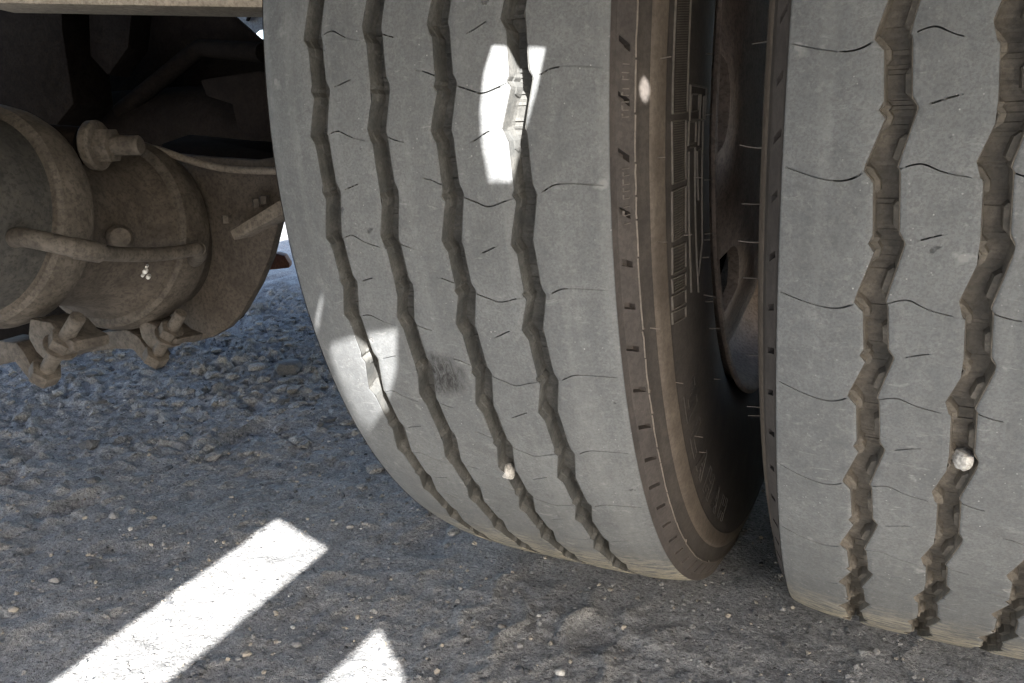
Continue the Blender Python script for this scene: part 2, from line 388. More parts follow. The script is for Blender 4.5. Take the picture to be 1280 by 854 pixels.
def make_wheel(xc, phase0, treadmat, detail_side, shift=0.0, amp=1.0, soft=0.0, groove_mat=None, wl=0.0, wr=0.0, ledge=3.4, depth=.0108):
    HL = HW + wl; HR = HW + wr
    GR = [c + shift for c in GROOVES]
    LT0 = 4.7; RT0 = 1.8
    def zig(t, ph, m0):
        v = (tab(t, ph) + tab(t, np.asarray(ph) + soft) + tab(t, np.asarray(ph) - soft)) / 3 if soft else tab(t, ph)
        return (v - m0 / 1000) * amp
    wh = empty('wheel', (xc + 1.0, 0, AX), truck)
    mb = MB()
    bnd = wheel_rows(phase0)
    def theta_of(i, ph): return np.radians(bnd[i] + (bnd[i + 1] - bnd[i]) * ph)
    def patch(xl, xr, sip, kind='rib', mi=0):
        bend_w = .22
        ubase = list(np.linspace(0, 1, 7)) + [.012, .988]
        for s in sip:
            _, u0, u1 = s[0], s[1], s[2]
            ubase += [u0, u0 + .012, u1 - .012, u1] + list(np.linspace(u0, u1, 13))
            if len(s) > 5: ubase += [s[5][0], s[5][1]] + list(np.linspace(s[5][0], s[5][1], 12))
        us = np.array(sorted(set(round(float(np.clip(u, 0, 1)), 4) for u in ubase)))
        cen = [float(cub(.5 * (s[1] + s[2]), s[0])) % 1 for s in sip]
        base = [p / 15 for p in range(15)]
        allr = []; firstpatch = True
        for i in range(50):
            vis = -105 < bnd[i] < 75
            rows = []
            if vis:
                pitch_m = math.radians(bnd[i] - bnd[i + 1]) * R0
                for p in base:
                    if all(min(abs(p - c), 1 - abs(p - c)) > .03 for c in cen): rows.append((p, None, 0))
                for k, s in enumerate(sip):
                    w_ = s[3] / 1000 / pitch_m
                    for e, dp in ((-w_, 0), (-w_ * .93, 1), (w_ * .93, 1), (w_, 0)): rows.append((cen[k] + e, k, dp))
                rows.sort(key=lambda t: t[0])
            else:
                rows = [(p, None, 0) for p in (0, .2, .4, .6, .8)]
            for p, k, dp in rows:
                ph = np.full(len(us), p)
                if vis:
                    for q, s in enumerate(sip):
                        d = abs(p - cen[q]); d = min(d, 1 - d)
                        b = cub(us, s[0])
                        cb = float(cub(.5 * (s[1] + s[2]), s[0]))
                        ph = ph + (b - cb) * max(0, 1 - d / bend_w)
                th = theta_of(i, ph)
                dep = np.zeros(len(us))
                if dp:
                    s = sip[k]; rg = random.Random(i * 31 + k * 7 + int(phase0 * 10)); j0 = (rg.random() - .4) * .06; j1 = (rg.random() - .6) * .08
                    dep = np.where((us > s[1] + j0 + .006) & (us < s[2] + j1 - .006), s[4], 0.0)
                    if len(s) > 5:
                        sh = .0011 * rg.random() + .0002
                        dep = np.where((us > s[5][0] + .004) & (us < s[5][1] - .004), np.maximum(dep, sh), dep)
                        for _ in range(2):          # short stretches packed with dust
                            if rg.random() < .6:
                                q0 = s[1] + (s[2] - s[1]) * rg.random(); dep = np.where(np.abs(us - q0) < .025, dep * .2, dep)
                    # sipes that open into a groove run right through the rib edge
                    if s[1] <= 0 and kind == 'rib': dep[us < .05] = s[4]
                    if s[2] >= 1: dep[us > .95] = s[4]
                if kind == 'rib':
                    a = xl(ph); b_ = xr(ph); x = a + (b_ - a) * us
                    edge = np.minimum(us, 1 - us) * (b_ - a)
                    r = R0 - crown(x) - dep - .0007 * np.exp(-edge / .0008)
                else:
                    x0, r0, x1, r1 = xl
                    x = x0 + (x1 - x0) * us; r = r0 + (r1 - r0) * us
                    nx, nr = (r0 - r1), abs(x1 - x0); L = math.hypot(nx, nr); sg = 1 if x1 > x0 else -1
                    x = x - sg * dep * nx / L; r = r - dep * nr / L
                allr.append(surf(th, x, r))
        mb.grid(np.array(allr), mi, closed=True)
    def gl(c): return lambda ph: c - .0068 + zig(LT, ph, 4.7)
    def grr(c): return lambda ph: c + .0068 + zig(RTB, ph, 1.8)
    # ribs
    edgesL = [lambda ph: np.full(np.shape(ph), -HL)] + [grr(c) for c in GR]
    edgesR = [gl(c) for c in GR] + [lambda ph: np.full(np.shape(ph), HR)]
    for k in range(5): patch(edgesL[k], edgesR[k], [] if (k == 0 and detail_side) else SIPES[k])
    # grooves
    lw = ledge; D = depth; dl = depth * .44
    W1 = [(0, lw), (.15, lw), (.19, .9), (.47, .9), (.51, lw), (.66, lw), (.70, .9), (.96, .9), (1, lw)]
    W2 = [(0, .9), (.22, .9), (.26, lw), (.41, lw), (.45, .9), (.72, .9), (.76, lw), (.91, lw), (.95, .9), (1, .9)]
    for c in GR:
        rows = []
        for i in range(50):
            vis = -105 < bnd[i] < 75
            for ph in (sorted(set([round(k / 26, 4) for k in range(26)] + [.0, .08, .15, .19, .22, .26, .41, .45, .47, .51, .54, .59, .66, .70, .72, .76, .91, .95, .98])) if vis else [0, .1, .3, .5, .56, .75, .98]):
                xl = float(gl(c)(ph)); xr = float(grr(c)(ph)); w1 = float(tab(W1, ph)); w2 = float(tab(W2, ph)); wd = xr - xl
                mL = xl + w1 * wd / .0136; mR = xr - w2 * wd / .0136
                xs = np.array([xl - .0004, xl + .0005, xl + .0009, mL, mL + .0007, mR - .0007, mR, xr - .0009, xr - .0005, xr + .0004])
                dp = np.array([.0012, .0009, dl, dl + .0006, D, D, dl + .0006, dl, .0009, .0012])
                if w1 < .0012: dp[2] = D * .65; dp[3] = D * .8
                if w2 < .0012: dp[7] = D * .65; dp[6] = D * .8
                dp = dp * (.92 + .16 * rnd.random() * .5)
                rows.append(surf(np.full(len(xs), theta_of(i, ph)), xs, R0 - crown(xs) - dp))
        mb.grid(np.array(rows), 1, closed=True)
    # buttresses with their slanted slits
    slit = [([(0, .18), (.3, .215), (1, .31)], .12, .82, 2.1, .0045), ([(0, .68), (.3, .715), (1, .81)], .12, .82, 2.1, .0045)]
    for sg, H in ((1, HR), (-1, HL)):
        e = R0 - float(crown(H))
        patch((sg * H, e, sg * (H + PROF[0][0]), PROF[0][1]), None, [], 'b', 2)
        patch((sg * (H + PROF[0][0]), PROF[0][1], sg * (H + PROF[1][0]), PROF[1][1]), None, slit, 'b', 2)
    o = mb.build('tyre', [treadmat, groove_mat, MT['buttress']], wh)
    # sidewalls, smooth
    mb = MB(); n = 480
    th = np.linspace(0, 2 * math.pi, n, endpoint=False)
    for sg in (1, -1):
        for a, b, mi in ((1, 4, 0), (4, 7, 1), (7, len(PROF) - 1, 0)):
            pr = PROF[a:b + 1]
            d = []
            for k in range(len(pr) - 1):
                for t in (0, .5): d.append((pr[k][0] * (1 - t) + pr[k + 1][0] * t, pr[k][1] * (1 - t) + pr[k + 1][1] * t))
            d.append(pr[-1])
            G = np.stack([surf(th, np.full(n, sg * ((HR if sg > 0 else HL) + x)), np.full(n, r)) for x, r in d], 1)
            mb.grid(G, mi, closed=True)
    sd = mb.build('sidewall', [MT['side'], MT['band']], wh, smooth=50)
    return wh, o
XL = -.2612; XR = .0608
# scuffed spot on the second rib of the left tyre
d = ray(556, 474)
def hit_tread(px, py):
    d = ray(px, py); o = np.array([CAM[1], CAM[2] - AX]); e = d[1:]
    A = e @ e; B = 2 * (e @ o); C = o @ o - R0 * R0
    t = (-B - math.sqrt(max(B * B - 4 * A * C, 0))) / (2 * A); return CAM + d * t
sp = hit_tread(552, 470) - np.array([XL, 0, AX])
whL, tyL = make_wheel(XL, 4.6, mat_tread('dusty_tread_rubber_scuffed', tuple(sp)), True, 0, .80, .012, MT['groove_grey'], .007, -.0045, 1.5, .0132)
whR, tyR = make_wheel(XR, 2.0, mat_tread(), False, .0062, .95, .008, MT['groove'])
whL['label'] = 'inner dual wheel with grey worn tread and scuffed rib, beside the brake chamber'
whR['label'] = 'outer dual wheel at the right edge with pale stone in its groove'

# sidewall helpers for relief on the left tyre's right sidewall
def side_x(r):
    pr = sorted([(b, a) for a, b in PROF]); return HW - .0045 + np.interp(r, [p[0] for p in pr], [p[1] for p in pr])
def hit_side(px, py):
    """where the line of sight meets the inner tyre's right sidewall -> (theta, r)"""
    d = ray(px, py)
    for t in np.arange(.38, 1.0, .0008):
        p = CAM + d * t; r = math.hypot(p[1], p[2] - AX)
        if .285 < r < .492 and p[0] - XL < side_x(r): return math.atan2(p[2] - AX, -p[1]), r
    return None
def sp3(th, r, lift=0.0):
    return np.array([side_x(r) + lift, -r * math.cos(th), r * math.sin(th)])
def relief(mb, pts, w=.0011, h=.0011):
    """raised bar following (theta, r) points on the sidewall"""
    dense = []
    for (a, b), (c, d) in zip(pts[:-1], pts[1:]):
        k = max(2, int(math.hypot((c - a) * .44, d - b) / .006) + 1)
        for t in np.linspace(0, 1, k)[(0 if not dense else 1):]: dense.append((a + (c - a) * t, b + (d - b) * t))
    rows = []
    for i, (a, r) in enumerate(dense):
        p = dense[max(i - 1, 0)]; q = dense[min(i + 1, len(dense) - 1)]
        ta = (q[0] - p[0]) * r; tr = q[1] - p[1]; L = math.hypot(ta, tr) + 1e-9
        na, nr = -tr / L, ta / L
        rows.append([sp3(a + na * w / 2 * s / r, r + nr * w / 2 * s, l) for s, l in ((-1.2, -.0004), (-.8, h), (.8, h), (1.2, -.0004))])
    mb.grid(np.array(rows))

# block pattern on the sidewall
mb = MB(); mh = MB()
def quad_px(p): return [hit_side(*q) for q in p]
def outline(p, w=.0011):
    q = quad_px(p)
    if any(v is None for v in q): return None
    relief(mb, q + [q[0]], w); return q
def hatch(q, n):
    """fine ribs across a quad given as four (theta, r) corners a-b top edge, d-c bottom edge"""
    a, b, c, d_ = [np.array(v) for v in q]
    for k in range(1, n):
        t = k / n; l = a + (d_ - a) * t; r = b + (c - b) * t
        m0 = l + (r - l) * .1; m1 = l + (r - l) * .9
        relief(mh, [tuple(m0), tuple(m1)], .0006, .0008)
q = outline([(847, -60), (866, -60), (858, 140), (839, 142)]); q and hatch(q, 64)
for ys, nn in (((152, 150, 224, 230), 26), ((240, 232, 292, 302), 20), ((310, 303, 334, 343), 8), ((349, 341, 357, 366), 5), ((371, 362, 378, 387), 4), ((391, 383, 396, 405), 4)):
    q = outline([(839, ys[0]), (856, ys[1]), (856, ys[2]), (839.5, ys[3])])
    if q and nn > 4: hatch(q, nn)
outline([(862, 106), (882, 110), (880, 150), (861, 150)], .0013)
outline([(863, 118), (873, 118), (872, 138), (862, 140)], .001)
outline([(860, 152), (869, 152), (868, 178), (859, 182)], .001)
for p in ([(875, 118), (872, 182)], [(879, 120), (877, 300), (872, 345)], [(860, 184), (868, 184), (868, 250), (872, 365)], [(860, 190), (862, 330), (863, 365)], [(876, 186), (870, 190), (872, 250)]):
    q = quad_px(p)
    if all(q): relief(mb, q, .0011)
o = mb.build('sidewall_pattern', MT['raised'], whL)
o = mh.build('sidewall_hatching', MT['raised'], whL)

# raised outlined letters lower on the sidewall, read along the rim
GLYPH = {'U': [[(0, 1), (0, 0), (1, 0), (1, 1), (.68, 1), (.68, .3), (.32, .3), (.32, 1), (0, 1)]],
         'A': [[(0, 0), (.38, 1), (.62, 1), (1, 0), (.7, 0), (.62, .25), (.38, .25), (.3, 0), (0, 0)], [(.42, .42), (.58, .42), (.5, .74), (.42, .42)]],
         'H': [[(0, 0), (0, 1), (.3, 1), (.3, .62), (.7, .62), (.7, 1), (1, 1), (1, 0), (.7, 0), (.7, .36), (.3, .36), (.3, 0), (0, 0)]],
         'L': [[(0, 0), (0, 1), (.3, 1), (.3, .28), (1, .28), (1, 0), (0, 0)]]}
def letter(ch, th0, r0, wdeg, hgt):
    mb = MB()
    for loop in GLYPH[ch]:
        relief(mb, [(th0 - math.radians(wdeg) * x, r0 - hgt * y) for x, y in loop], .0009, .0005)
    return mb.build('raised_letter', MT['side'], whL)
for ch, dg in (('U', -27.5), ('L', -33.5), ('A', -38.5), ('H', -44), ('A', -49.5), ('H', -55)):
    letter(ch, math.radians(dg), .436, 3.6, .021)
# tiny moulded marks along the buttress ridge
mb = MB()
for a0, a1 in ((-1.5, 2.0), (-8.5, -4.5)):
    k = a0
    while k < a1:
        w_ = .18 + .2 * rnd.random(); t0 = math.radians(k)
        relief(mb, [(t0, .4795), (t0, .4835 + .001 * rnd.random())], .0006, .0006)
        if rnd.random() < .6: relief(mb, [(t0, .4835), (t0 + math.radians(w_), .4835)], .0005, .0006)
        k += w_ + .22
tag(mb.build('moulded_marks', MT['raised'], whL), kind='stuff')

# ridge flash: thin pale rubber fin, broken along its length
mb = MB(); k = -66.0
while k < 30:
    L = 1 + 5 * rnd.random()
    relief(mb, [(math.radians(k + L * t), .4752 + (rnd.random() - .5) * .0006) for t in np.linspace(0, 1, 5)], .00035, .0007)
    k += L + .15
    if rnd.random() < .5 and k < -15: relief(mb, [(math.radians(k), .4752), (math.radians(k), .4752 - .0025 * rnd.random() - .0015)], .0006, .0012)
mb.build('ridge_fin', MT['hair'], whL)

# rubber hairs (mould vents)
def hairs(wh, sg, spots, name='vent_hair'):
    for th, r, L, bend in spots:
        mb = MB(); x = sg * (side_x(r) + (.0045 if sg < 0 else 0))
        b = np.array([x - sg * .001, -r * math.cos(th), r * math.sin(th)])
        pts = [b + np.array([sg * L * t, -.15 * L * t * math.cos(th), bend * L * t * t]) for t in np.linspace(0, 1, 5)]
        mb.tube(pts, [.00045, .00042, .0004, .00036, .0003], 5)
        mb.build(name, MT['hair'], wh)
for px, py in ((826, 73), (822, 197), (867, 222), (823, 302), (853, 294), (813, 410), (845, 478), (878, 322), (882, 377), (868, 545), (874, 565), (880, 300)):
    q = hit_side(px, py)
    if q: hairs(whL, 1, [(q[0], q[1], .0045 + .003 * rnd.random(), .2 * (rnd.random() - .3))])
for th, r in ((14.5, .43), (11.2, .40), (9.9, .42), (3.9, .41), (-4.2, .43), (-9.2, .41), (-11.2, .44), (-15.4, .42), (-24.5, .41), (-30, .42), (-33, .41), (20, .42)):
    hairs(whR, -1, [(math.radians(th), r, .010 + .004 * rnd.random(), .25 * (rnd.random() - .4))])
for k in range(9):
    hairs(whL, 1, [(math.radians(16 - 6.4 * k + 2 * rnd.random()), .352 + .03 * rnd.random(), .006 + .004 * rnd.random(), .3 * (rnd.random() - .4))])

# rims
def make_rim(wh, sg, holes):
    n = 96
    mb = MB()
    c = np.zeros(3)
    # outward (towards the twin wheel) lip, barrel and disc: (x measured from the tread edge, r)
    pr = [(-.016, .2840), (.004, .2955), (.0085, .3035), (.0115, .3040), (.0125, .3005), (.0105, .2965), (.002, .2905), (-.008, .2845), (-.018, .2790), (-.027, .2700), (-.030, .2600)]
    mb.lathe(c, (sg, 0, 0), [(HW + x, r) for x, r in pr], n)
    back = [(-HW - .002, .3020), (-HW + .002, .2990), (-HW + .012, .2830), (-HW + .05, .270), (HW - .045, .264), (HW - .030, .2600)]
    mb.lathe(c, (sg, 0, 0), back, n)
    rim = mb.build('rim', MT['rim'], wh, smooth=40)
    # disc with round hand holes cut through
    mb = MB(); nh = holes; rr = .223; rh = .041
    outer = [(math.cos(2 * math.pi * k / n) * .262, math.sin(2 * math.pi * k / n) * .262) for k in range(n)]
    vs = []; es = []; fs = []
    def loop(ps, rev=False):
        o = len(vs); vs.extend(ps); idx = [o + k for k in range(len(ps))]
        if rev: idx = idx[::-1]
        fs.append(idx)
    loop(outer)
    hp = []
    for h in range(nh):
        a = 2 * math.pi * h / nh + math.pi; cy, cz = rr * math.cos(a), rr * math.sin(a)
        ps = [(cy + rh * math.cos(2 * math.pi * k / 32) * (1 if True else 1), cz + rh * 1.1 * math.sin(2 * math.pi * k / 32)) for k in range(32)]
        loop(ps, True); hp.append(ps)
    # guide rings so the disc can be dished
    for r in (.05, .12, .15, .17, .255):
        vs.extend([(r * math.cos(2 * math.pi * (k + .5) / n), r * math.sin(2 * math.pi * (k + .5) / n)) for k in range(n)])
    V, E, Fc, *_ = delaunay_2d_cdt([Vector(v) for v in vs], [], fs, 2, 1e-6)
    def dish(y, z):
        r = math.hypot(y, z); return np.interp(r, [.0, .15, .20, .245, .262], [.001, .0, -.004, -.022, -.030])
    x0 = [(sg * (HW + dish(v.x, v.y)), v.x, v.y) for v in V]; x1 = [(p[0] - sg * .011, p[1], p[2]) for p in x0]
    mb.add(x0, [tuple(f) for f in Fc]); mb.add(x1, [tuple(f)[::-1] for f in Fc])
    for ps in hp:
        ring = np.array([[(sg * (HW + dish(*p) - t), p[0], p[1]) for t in (0, .011)] for p in ps]); mb.grid(ring, closed=True)
    mb.build('wheel_disc', MT['rim'], wh, smooth=35)
make_rim(whL, 1, 7); make_rim(whR, -1, 7)

# brake drum inside the inner wheel closes the view through the hand holes
mb = MB(); mb.lathe((XL + 1.0 - .02, 0, AX), (1, 0, 0), [(-.10, .0), (-.10, .245), (.06, .245), (.075, .23), (.075, .0)], 64)
mb.build('brake_drum', MT['dark'], truck, smooth=40)
# axle
mb = MB(); mb.tube([(XL + 1.0 - .1, 0, AX), (-1.2, 0, AX)], .062, 32)
mb.build('axle', MT['dark'], truck, smooth=40)
mb = MB(); mb.lathe((XR + 1.0, 0, AX), (1, 0, 0), [(-.02, 0), (-.02, .11), (.10, .11), (.16, .085), (.19, .08), (.195, 0)], 48)
mb.build('wheel_hub', MT['rim'], truck, smooth=40)

# ------------------------------------------------------------------ brake chamber
def loc(p): return np.array(p) - TB
def rel(p): return np.array(p) - A0
A0 = np.array([-.697, -.50, .391]); A1 = np.array([-.7226, -.35, .357]); ad = (A1 - A0) / np.linalg.norm(A1 - A0)
bc = tag(empty('brake_chamber', tuple(loc(A0)), truck), 'round spring brake chamber with two clamp bands and a rubber breather tube')
mb = MB()
mb.lathe((0, 0, 0), ad, [(-.115, 0), (-.114, .03), (-.108, .056), (-.095, .072), (-.07, .080), (-.012, .083), (-.004, .086), (.024, .086), (.030, .080), (.045, .074), (.10, .074), (.118, .079), (.126, .086), (.168, .088), (.174, .082), (.215, .074), (.235, .06), (.245, 0)], 96)
for k, f in enumerate(mb.f):
    if np.mean([np.dot(mb.v[i], ad) for i in f]) > .02: mb.m[k] = 1
mb.build('housing', [MT['dome'], MT['plate']], bc, smooth=40)
def clamp(d0, r, wid):
    mb = MB()
    mb.lathe(ad * d0, ad, [(-wid / 2, r - .008), (-wid / 2, r - .001), (-wid / 2 + .003, r + .003), (-wid * .15, r + .0055), (wid * .15, r + .0055), (wid / 2 - .003, r + .003), (wid / 2, r - .001), (wid / 2, r - .008)], 96)
    return mb.build('clamp_band', MT['tan'], bc, smooth=35)
clamp(.006, .089, .036); clamp(.15, .092, .040)
side = np.cross(ad, np.array([0, 0, 1.0])); side /= np.linalg.norm(side); upv = np.cross(side, ad)   # side points to +X
def polar(d0, r, deg):
    a = math.radians(deg); return ad * d0 + r * (side * math.cos(a) + upv * math.sin(a))
def radial(deg):
    a = math.radians(deg); return side * math.cos(a) + upv * math.sin(a), -side * math.sin(a) + upv * math.cos(a)
for Y, ear, strap, bolt in ((-.515, ((36, 398), (62, 403), (76, 419), (91, 427), (92, 440), (73, 447), (57, 453), (44, 440), (34, 422)),
                             ((-40, 438), (0, 426), (20, 429), (29, 440), (46, 471), (36, 476), (18, 453), (0, 457), (-40, 468)), ((55, 468), (98, 396))),
                            (-.375, ((170, 397), (194, 407), (206, 417), (223, 424), (219, 431), (201, 433), (190, 441), (176, 422)),
                             ((86, 446), (90, 425), (128, 415), (158, 412), (172, 421), (194, 451), (182, 457), (165, 437), (140, 437), (112, 441)), ((194, 447), (227, 391)))):
    mb = MB(); mb.prism([rel(atY(x, y, Y)) for x, y in ear], (0, .034, -.002)); mb.build('clamp_ear', MT['tan'], bc, smooth=35, bevel=.003)
    mb = MB(); mb.prism([rel(atY(x, y, Y + .006)) for x, y in strap], (-.004, .026, 0)); mb.build('clamp_strap', MT['tan'], bc, smooth=35, bevel=.003)
    h0 = rel(atY(*bolt[0], Y + .004)); h1 = rel(atY(*bolt[1], Y + .004)); u_ = (h1 - h0) / np.linalg.norm(h1 - h0); Lb = np.linalg.norm(h1 - h0)
    mb = MB(); mb.tube([h0, h1 - u_ * .001, h1], [.0062, .0062, .005], 16); mb.build('clamp_bolt', MT['tan'], bc, smooth=40)
    mb = MB(); mb.tube([h0 - u_ * .004, h0 + u_ * .008], .0125, 6); mb.build('bolt_head', MT['tan'], bc, smooth=30, bevel=.001)
    mb = MB(); mb.tube([h0 + u_ * Lb * .52, h0 + u_ * (Lb * .52 + .011)], .0118, 6); mb.tube([h0 + u_ * (Lb * .52 - .003), h0 + u_ * (Lb * .52 - .0005)], .014, 18); mb.build('clamp_nut', MT['tan'], bc, smooth=30, bevel=.001)
# breather tube: thicker boot at the near end, elbow into the far housing
pts = [rel(atY(px, py, Y)) for px, py, Y in ((22, 318, -.515), (16, 300, -.528), (30, 297, -.535), (62, 303, -.53), (108, 313, -.512), (150, 318, -.472), (195, 318, -.43), (232, 314, -.395), (246, 311, -.382), (249, 318, -.366), (243, 325, -.355))]
def smoothpath(pts, k=6):
    out = []
    for i in range(len(pts) - 1):
        p0 = pts[max(i - 1, 0)]; p1 = pts[i]; p2 = pts[i + 1]; p3 = pts[min(i + 2, len(pts) - 1)]
        for j in range(k):
            t = j / k; out.append(.5 * ((2 * p1) + (-p0 + p2) * t + (2 * p0 - 5 * p1 + 4 * p2 - p3) * t * t + (-p0 + 3 * p1 - 3 * p2 + p3) * t ** 3))
    out.append(pts[-1]); return out
sp_ = smoothpath(pts)
mb = MB(); mb.tube(sp_[:26], .0075, 16); mb.tube(sp_[24:52], .0062, 16); mb.tube(sp_[49:], .0072, 16)
mb.tube(sp_[22:27], .0083, 16)
mb.build('breather_tube', MT['tan'], bc, smooth=40)
# small boss and plugs on the body, white droppings
mb = MB(); c = rel(atY(150, 297, -.44)); mb.lathe(c, (.8, -.55, .1), [(-.02, .011), (.004, .011), (.008, .008), (.009, 0)], 24); mb.build('boss', MT['plate'], bc, smooth=40)
mb = MB()
for px, py, r in ((181, 340, .0022), (185, 347, .0018), (178, 345, .0013), (183, 334, .0012)):
    c = rel(atY(px, py, -.43)); mb.lathe(c, (.7, -.7, 0), [(-.01, r), (.0, r), (r * .5, r * .6), (r * .6, 0)], 10)
mb.build('white_dropping', MT['white'], bc, smooth=60)

# dust shield / mounting plate behind the chamber
mpl = [atY(px, py, Y) for px, py, Y in ((352, 262, -.30), (345, 290, -.30), (337, 322, -.30), (322, 357, -.30), (302, 392, -.30), (284, 411, -.30), (265, 422, -.30), (240, 429, -.30), (215, 428, -.30), (185, 415, -.30), (165, 380, -.30), (150, 320, -.30), (150, 250, -.30), (165, 215, -.30), (200, 190, -.30), (260, 196, -.30), (320, 200, -.30), (352, 195, -.30))]
mb = MB(); mb.prism([loc(p) for p in mpl], (-.003, .014, 0))
plate = mb.build('mounting_plate', MT['plate'], truck, smooth=30, bevel=.003)
plate['label'] = 'smooth brown dusty plate with rounded lower end behind the brake chamber'
mb = MB()
a = loc(atY(200, 180, -.285)); b = loc(atY(345, 194, -.285)); c = loc(atY(352, 212, -.30)); d_ = loc(atY(205, 196, -.30))
mb.prism([a, b, c, d_], (-.01, .05, .01)); mb.build('plate_rim', MT['dark'], truck, smooth=30, bevel=.003)
mb = MB(); a = loc(atY(287, 289, -.325)); b = loc(atY(350, 250, -.325))
u = (b - a) / np.linalg.norm(b - a); vdn = np.array([.0, 0, -1.0]); vdn -= u * (vdn @ u); vdn /= np.linalg.norm(vdn)
mb.prism([a, b, b + vdn * .013, a + vdn * .010], (0, .03, .0)); 
br = mb.build('angle_tab', MT['tab'], truck, smooth=30, bevel=.0015)
for px, py in ((322, 259), (331, 255), (284, 279)):
    mb = MB(); c = loc(atY(px, py, -.312)); mb.tube([c, c + np.array([0, 0, .008])], .005, 6); mb.build('tab_bolt', MT['tan'], br, smooth=30); 
    
mb = MB(); mb.tube(smoothpath([loc(atY(px, py, Y)) for px, py, Y in ((170, 182, -.33), (200, 188, -.325), (235, 200, -.32), (270, 209, -.316), (305, 213, -.314), (350, 214, -.314))]), .0036, 10)
mb.build('brake_line', MT['tab'], truck, smooth=50)
# stud with washer and nut above the chamber
mb = MB(); p0 = loc(atY(122, 182, -.43)); ax_ = np.array([.86, .34, -.02]); ax_ /= np.linalg.norm(ax_)
stud = empty('stud', tuple(p0), truck)
mb.tube([-ax_ * .10, ax_ * .037, ax_ * .039], [.0085, .0085, .007], 18); mb.build('stud_bolt', MT['tan'], stud, smooth=35)
mb = MB(); mb.lathe((0, 0, 0), ax_, [(-.008, 0), (-.008, .018), (-.005, .021), (.001, .0215), (.003, .0195), (.004, 0)], 40); mb.build('washer', MT['tan'], stud, smooth=35)
mb = MB(); mb.tube([ax_ * .003, ax_ * .015], .0155, 6); mb.build('nut', MT['tan'], stud, smooth=30, bevel=.001)
mb = MB(); mb.tube([-ax_ * .012, -ax_ * .07], [.016, .02], 24); mb.build('bushing', MT['dark'], stud, smooth=40)

# ------------------------------------------------------------------ chassis round it
mb = MB(); a = loc(atY(-40, 4, -.33)); b = loc(atY(345, 10.5, -.22))
mb.prism([a, b, b + np.array([-.03, .07, .0]), a + np.array([-.03, .07, 0])], (0, 0, .09)); 
bm_ = mb.build('cross_beam', MT['beam'], truck, smooth=30, bevel=.004); bm_['label'] = 'beige dust-coated beam along the top edge'
# dark bracket plates and rails in the shade
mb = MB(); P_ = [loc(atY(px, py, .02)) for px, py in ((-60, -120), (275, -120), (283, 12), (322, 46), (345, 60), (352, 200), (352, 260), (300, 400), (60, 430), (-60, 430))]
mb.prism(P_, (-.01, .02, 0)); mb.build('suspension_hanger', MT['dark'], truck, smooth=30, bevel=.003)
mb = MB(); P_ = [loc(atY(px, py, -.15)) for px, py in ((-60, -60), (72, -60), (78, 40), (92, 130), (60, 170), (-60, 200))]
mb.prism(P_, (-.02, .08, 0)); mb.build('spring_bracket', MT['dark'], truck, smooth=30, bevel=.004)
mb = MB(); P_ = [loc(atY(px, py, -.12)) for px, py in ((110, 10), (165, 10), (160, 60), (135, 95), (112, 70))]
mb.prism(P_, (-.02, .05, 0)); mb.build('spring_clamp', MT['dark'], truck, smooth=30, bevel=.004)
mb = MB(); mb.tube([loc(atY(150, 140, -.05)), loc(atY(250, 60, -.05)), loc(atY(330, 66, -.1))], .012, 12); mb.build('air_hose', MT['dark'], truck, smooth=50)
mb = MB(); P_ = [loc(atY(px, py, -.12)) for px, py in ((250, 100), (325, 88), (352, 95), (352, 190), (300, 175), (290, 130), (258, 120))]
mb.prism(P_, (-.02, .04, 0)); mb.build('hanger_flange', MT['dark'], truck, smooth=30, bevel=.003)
# chassis rail (I section) and trailer floor, plus an added slotted sheet that shapes the sun
mb = MB()
for c, s in (((.18, .6, .90), (.012, 3.4, .24)), ((.18, .6, .777), (.10, 3.4, .012)), ((.18, .6, 1.013), (.10, 3.4, .012))): mb.box(c, s)
mb.build('chassis_rail', MT['dark'], truck, smooth=30)
HD = .66; TH = .005
def up(p, Z=HD):
    p = np.array(p, float); t = (Z - p[2]) / SUN.z; return (p[0] + SUN.x * t, p[1] + SUN.y * t)
EDGE = -1.37  # rear edge of the added sheet, set by where sun reaches the ground
slots = [[up(hit_tread(*q)) for q in ((615, 57), (685, 57), (672, 120), (655, 180), (640, 238), (612, 238), (603, 190), (600, 140), (605, 90))],  # openings traced back along the sun from the wanted light patches
         [up(hit_tread(*q)) for q in ((405, 352), (402, 385), (396, 412), (391, 405), (393, 385))],
         [up(hit_tread(*q)) for q in ((408, 424), (496, 413), (495, 475), (484, 515), (464, 540), (447, 526), (421, 470))]]
slots.append([up(np.array([XL, 0, AX]) + sp3(*hit_side(805 + 6.5 * math.cos(a), 118 + 21 * math.sin(a)))) for a in np.linspace(0, 2 * math.pi, 24, endpoint=False)])
b1 = [up(atZ(*q)) for q in ((347, 650), (412, 688))]
b2 = [up(atZ(*q)) for q in ((474, 787), (507, 854))]
slots.append([b1[0], b1[1], (b1[1][0] + .028, EDGE + .01), (b1[0][0] + .040, EDGE + .01)])
slots.append([b2[0], b2[1], (b2[1][0] + .02, EDGE + .01), (b2[0][0] + .004, EDGE + .01)])
def area(p): return sum(p[i][0] * p[(i + 1) % len(p)][1] - p[(i + 1) % len(p)][0] * p[i][1] for i in range(len(p)))
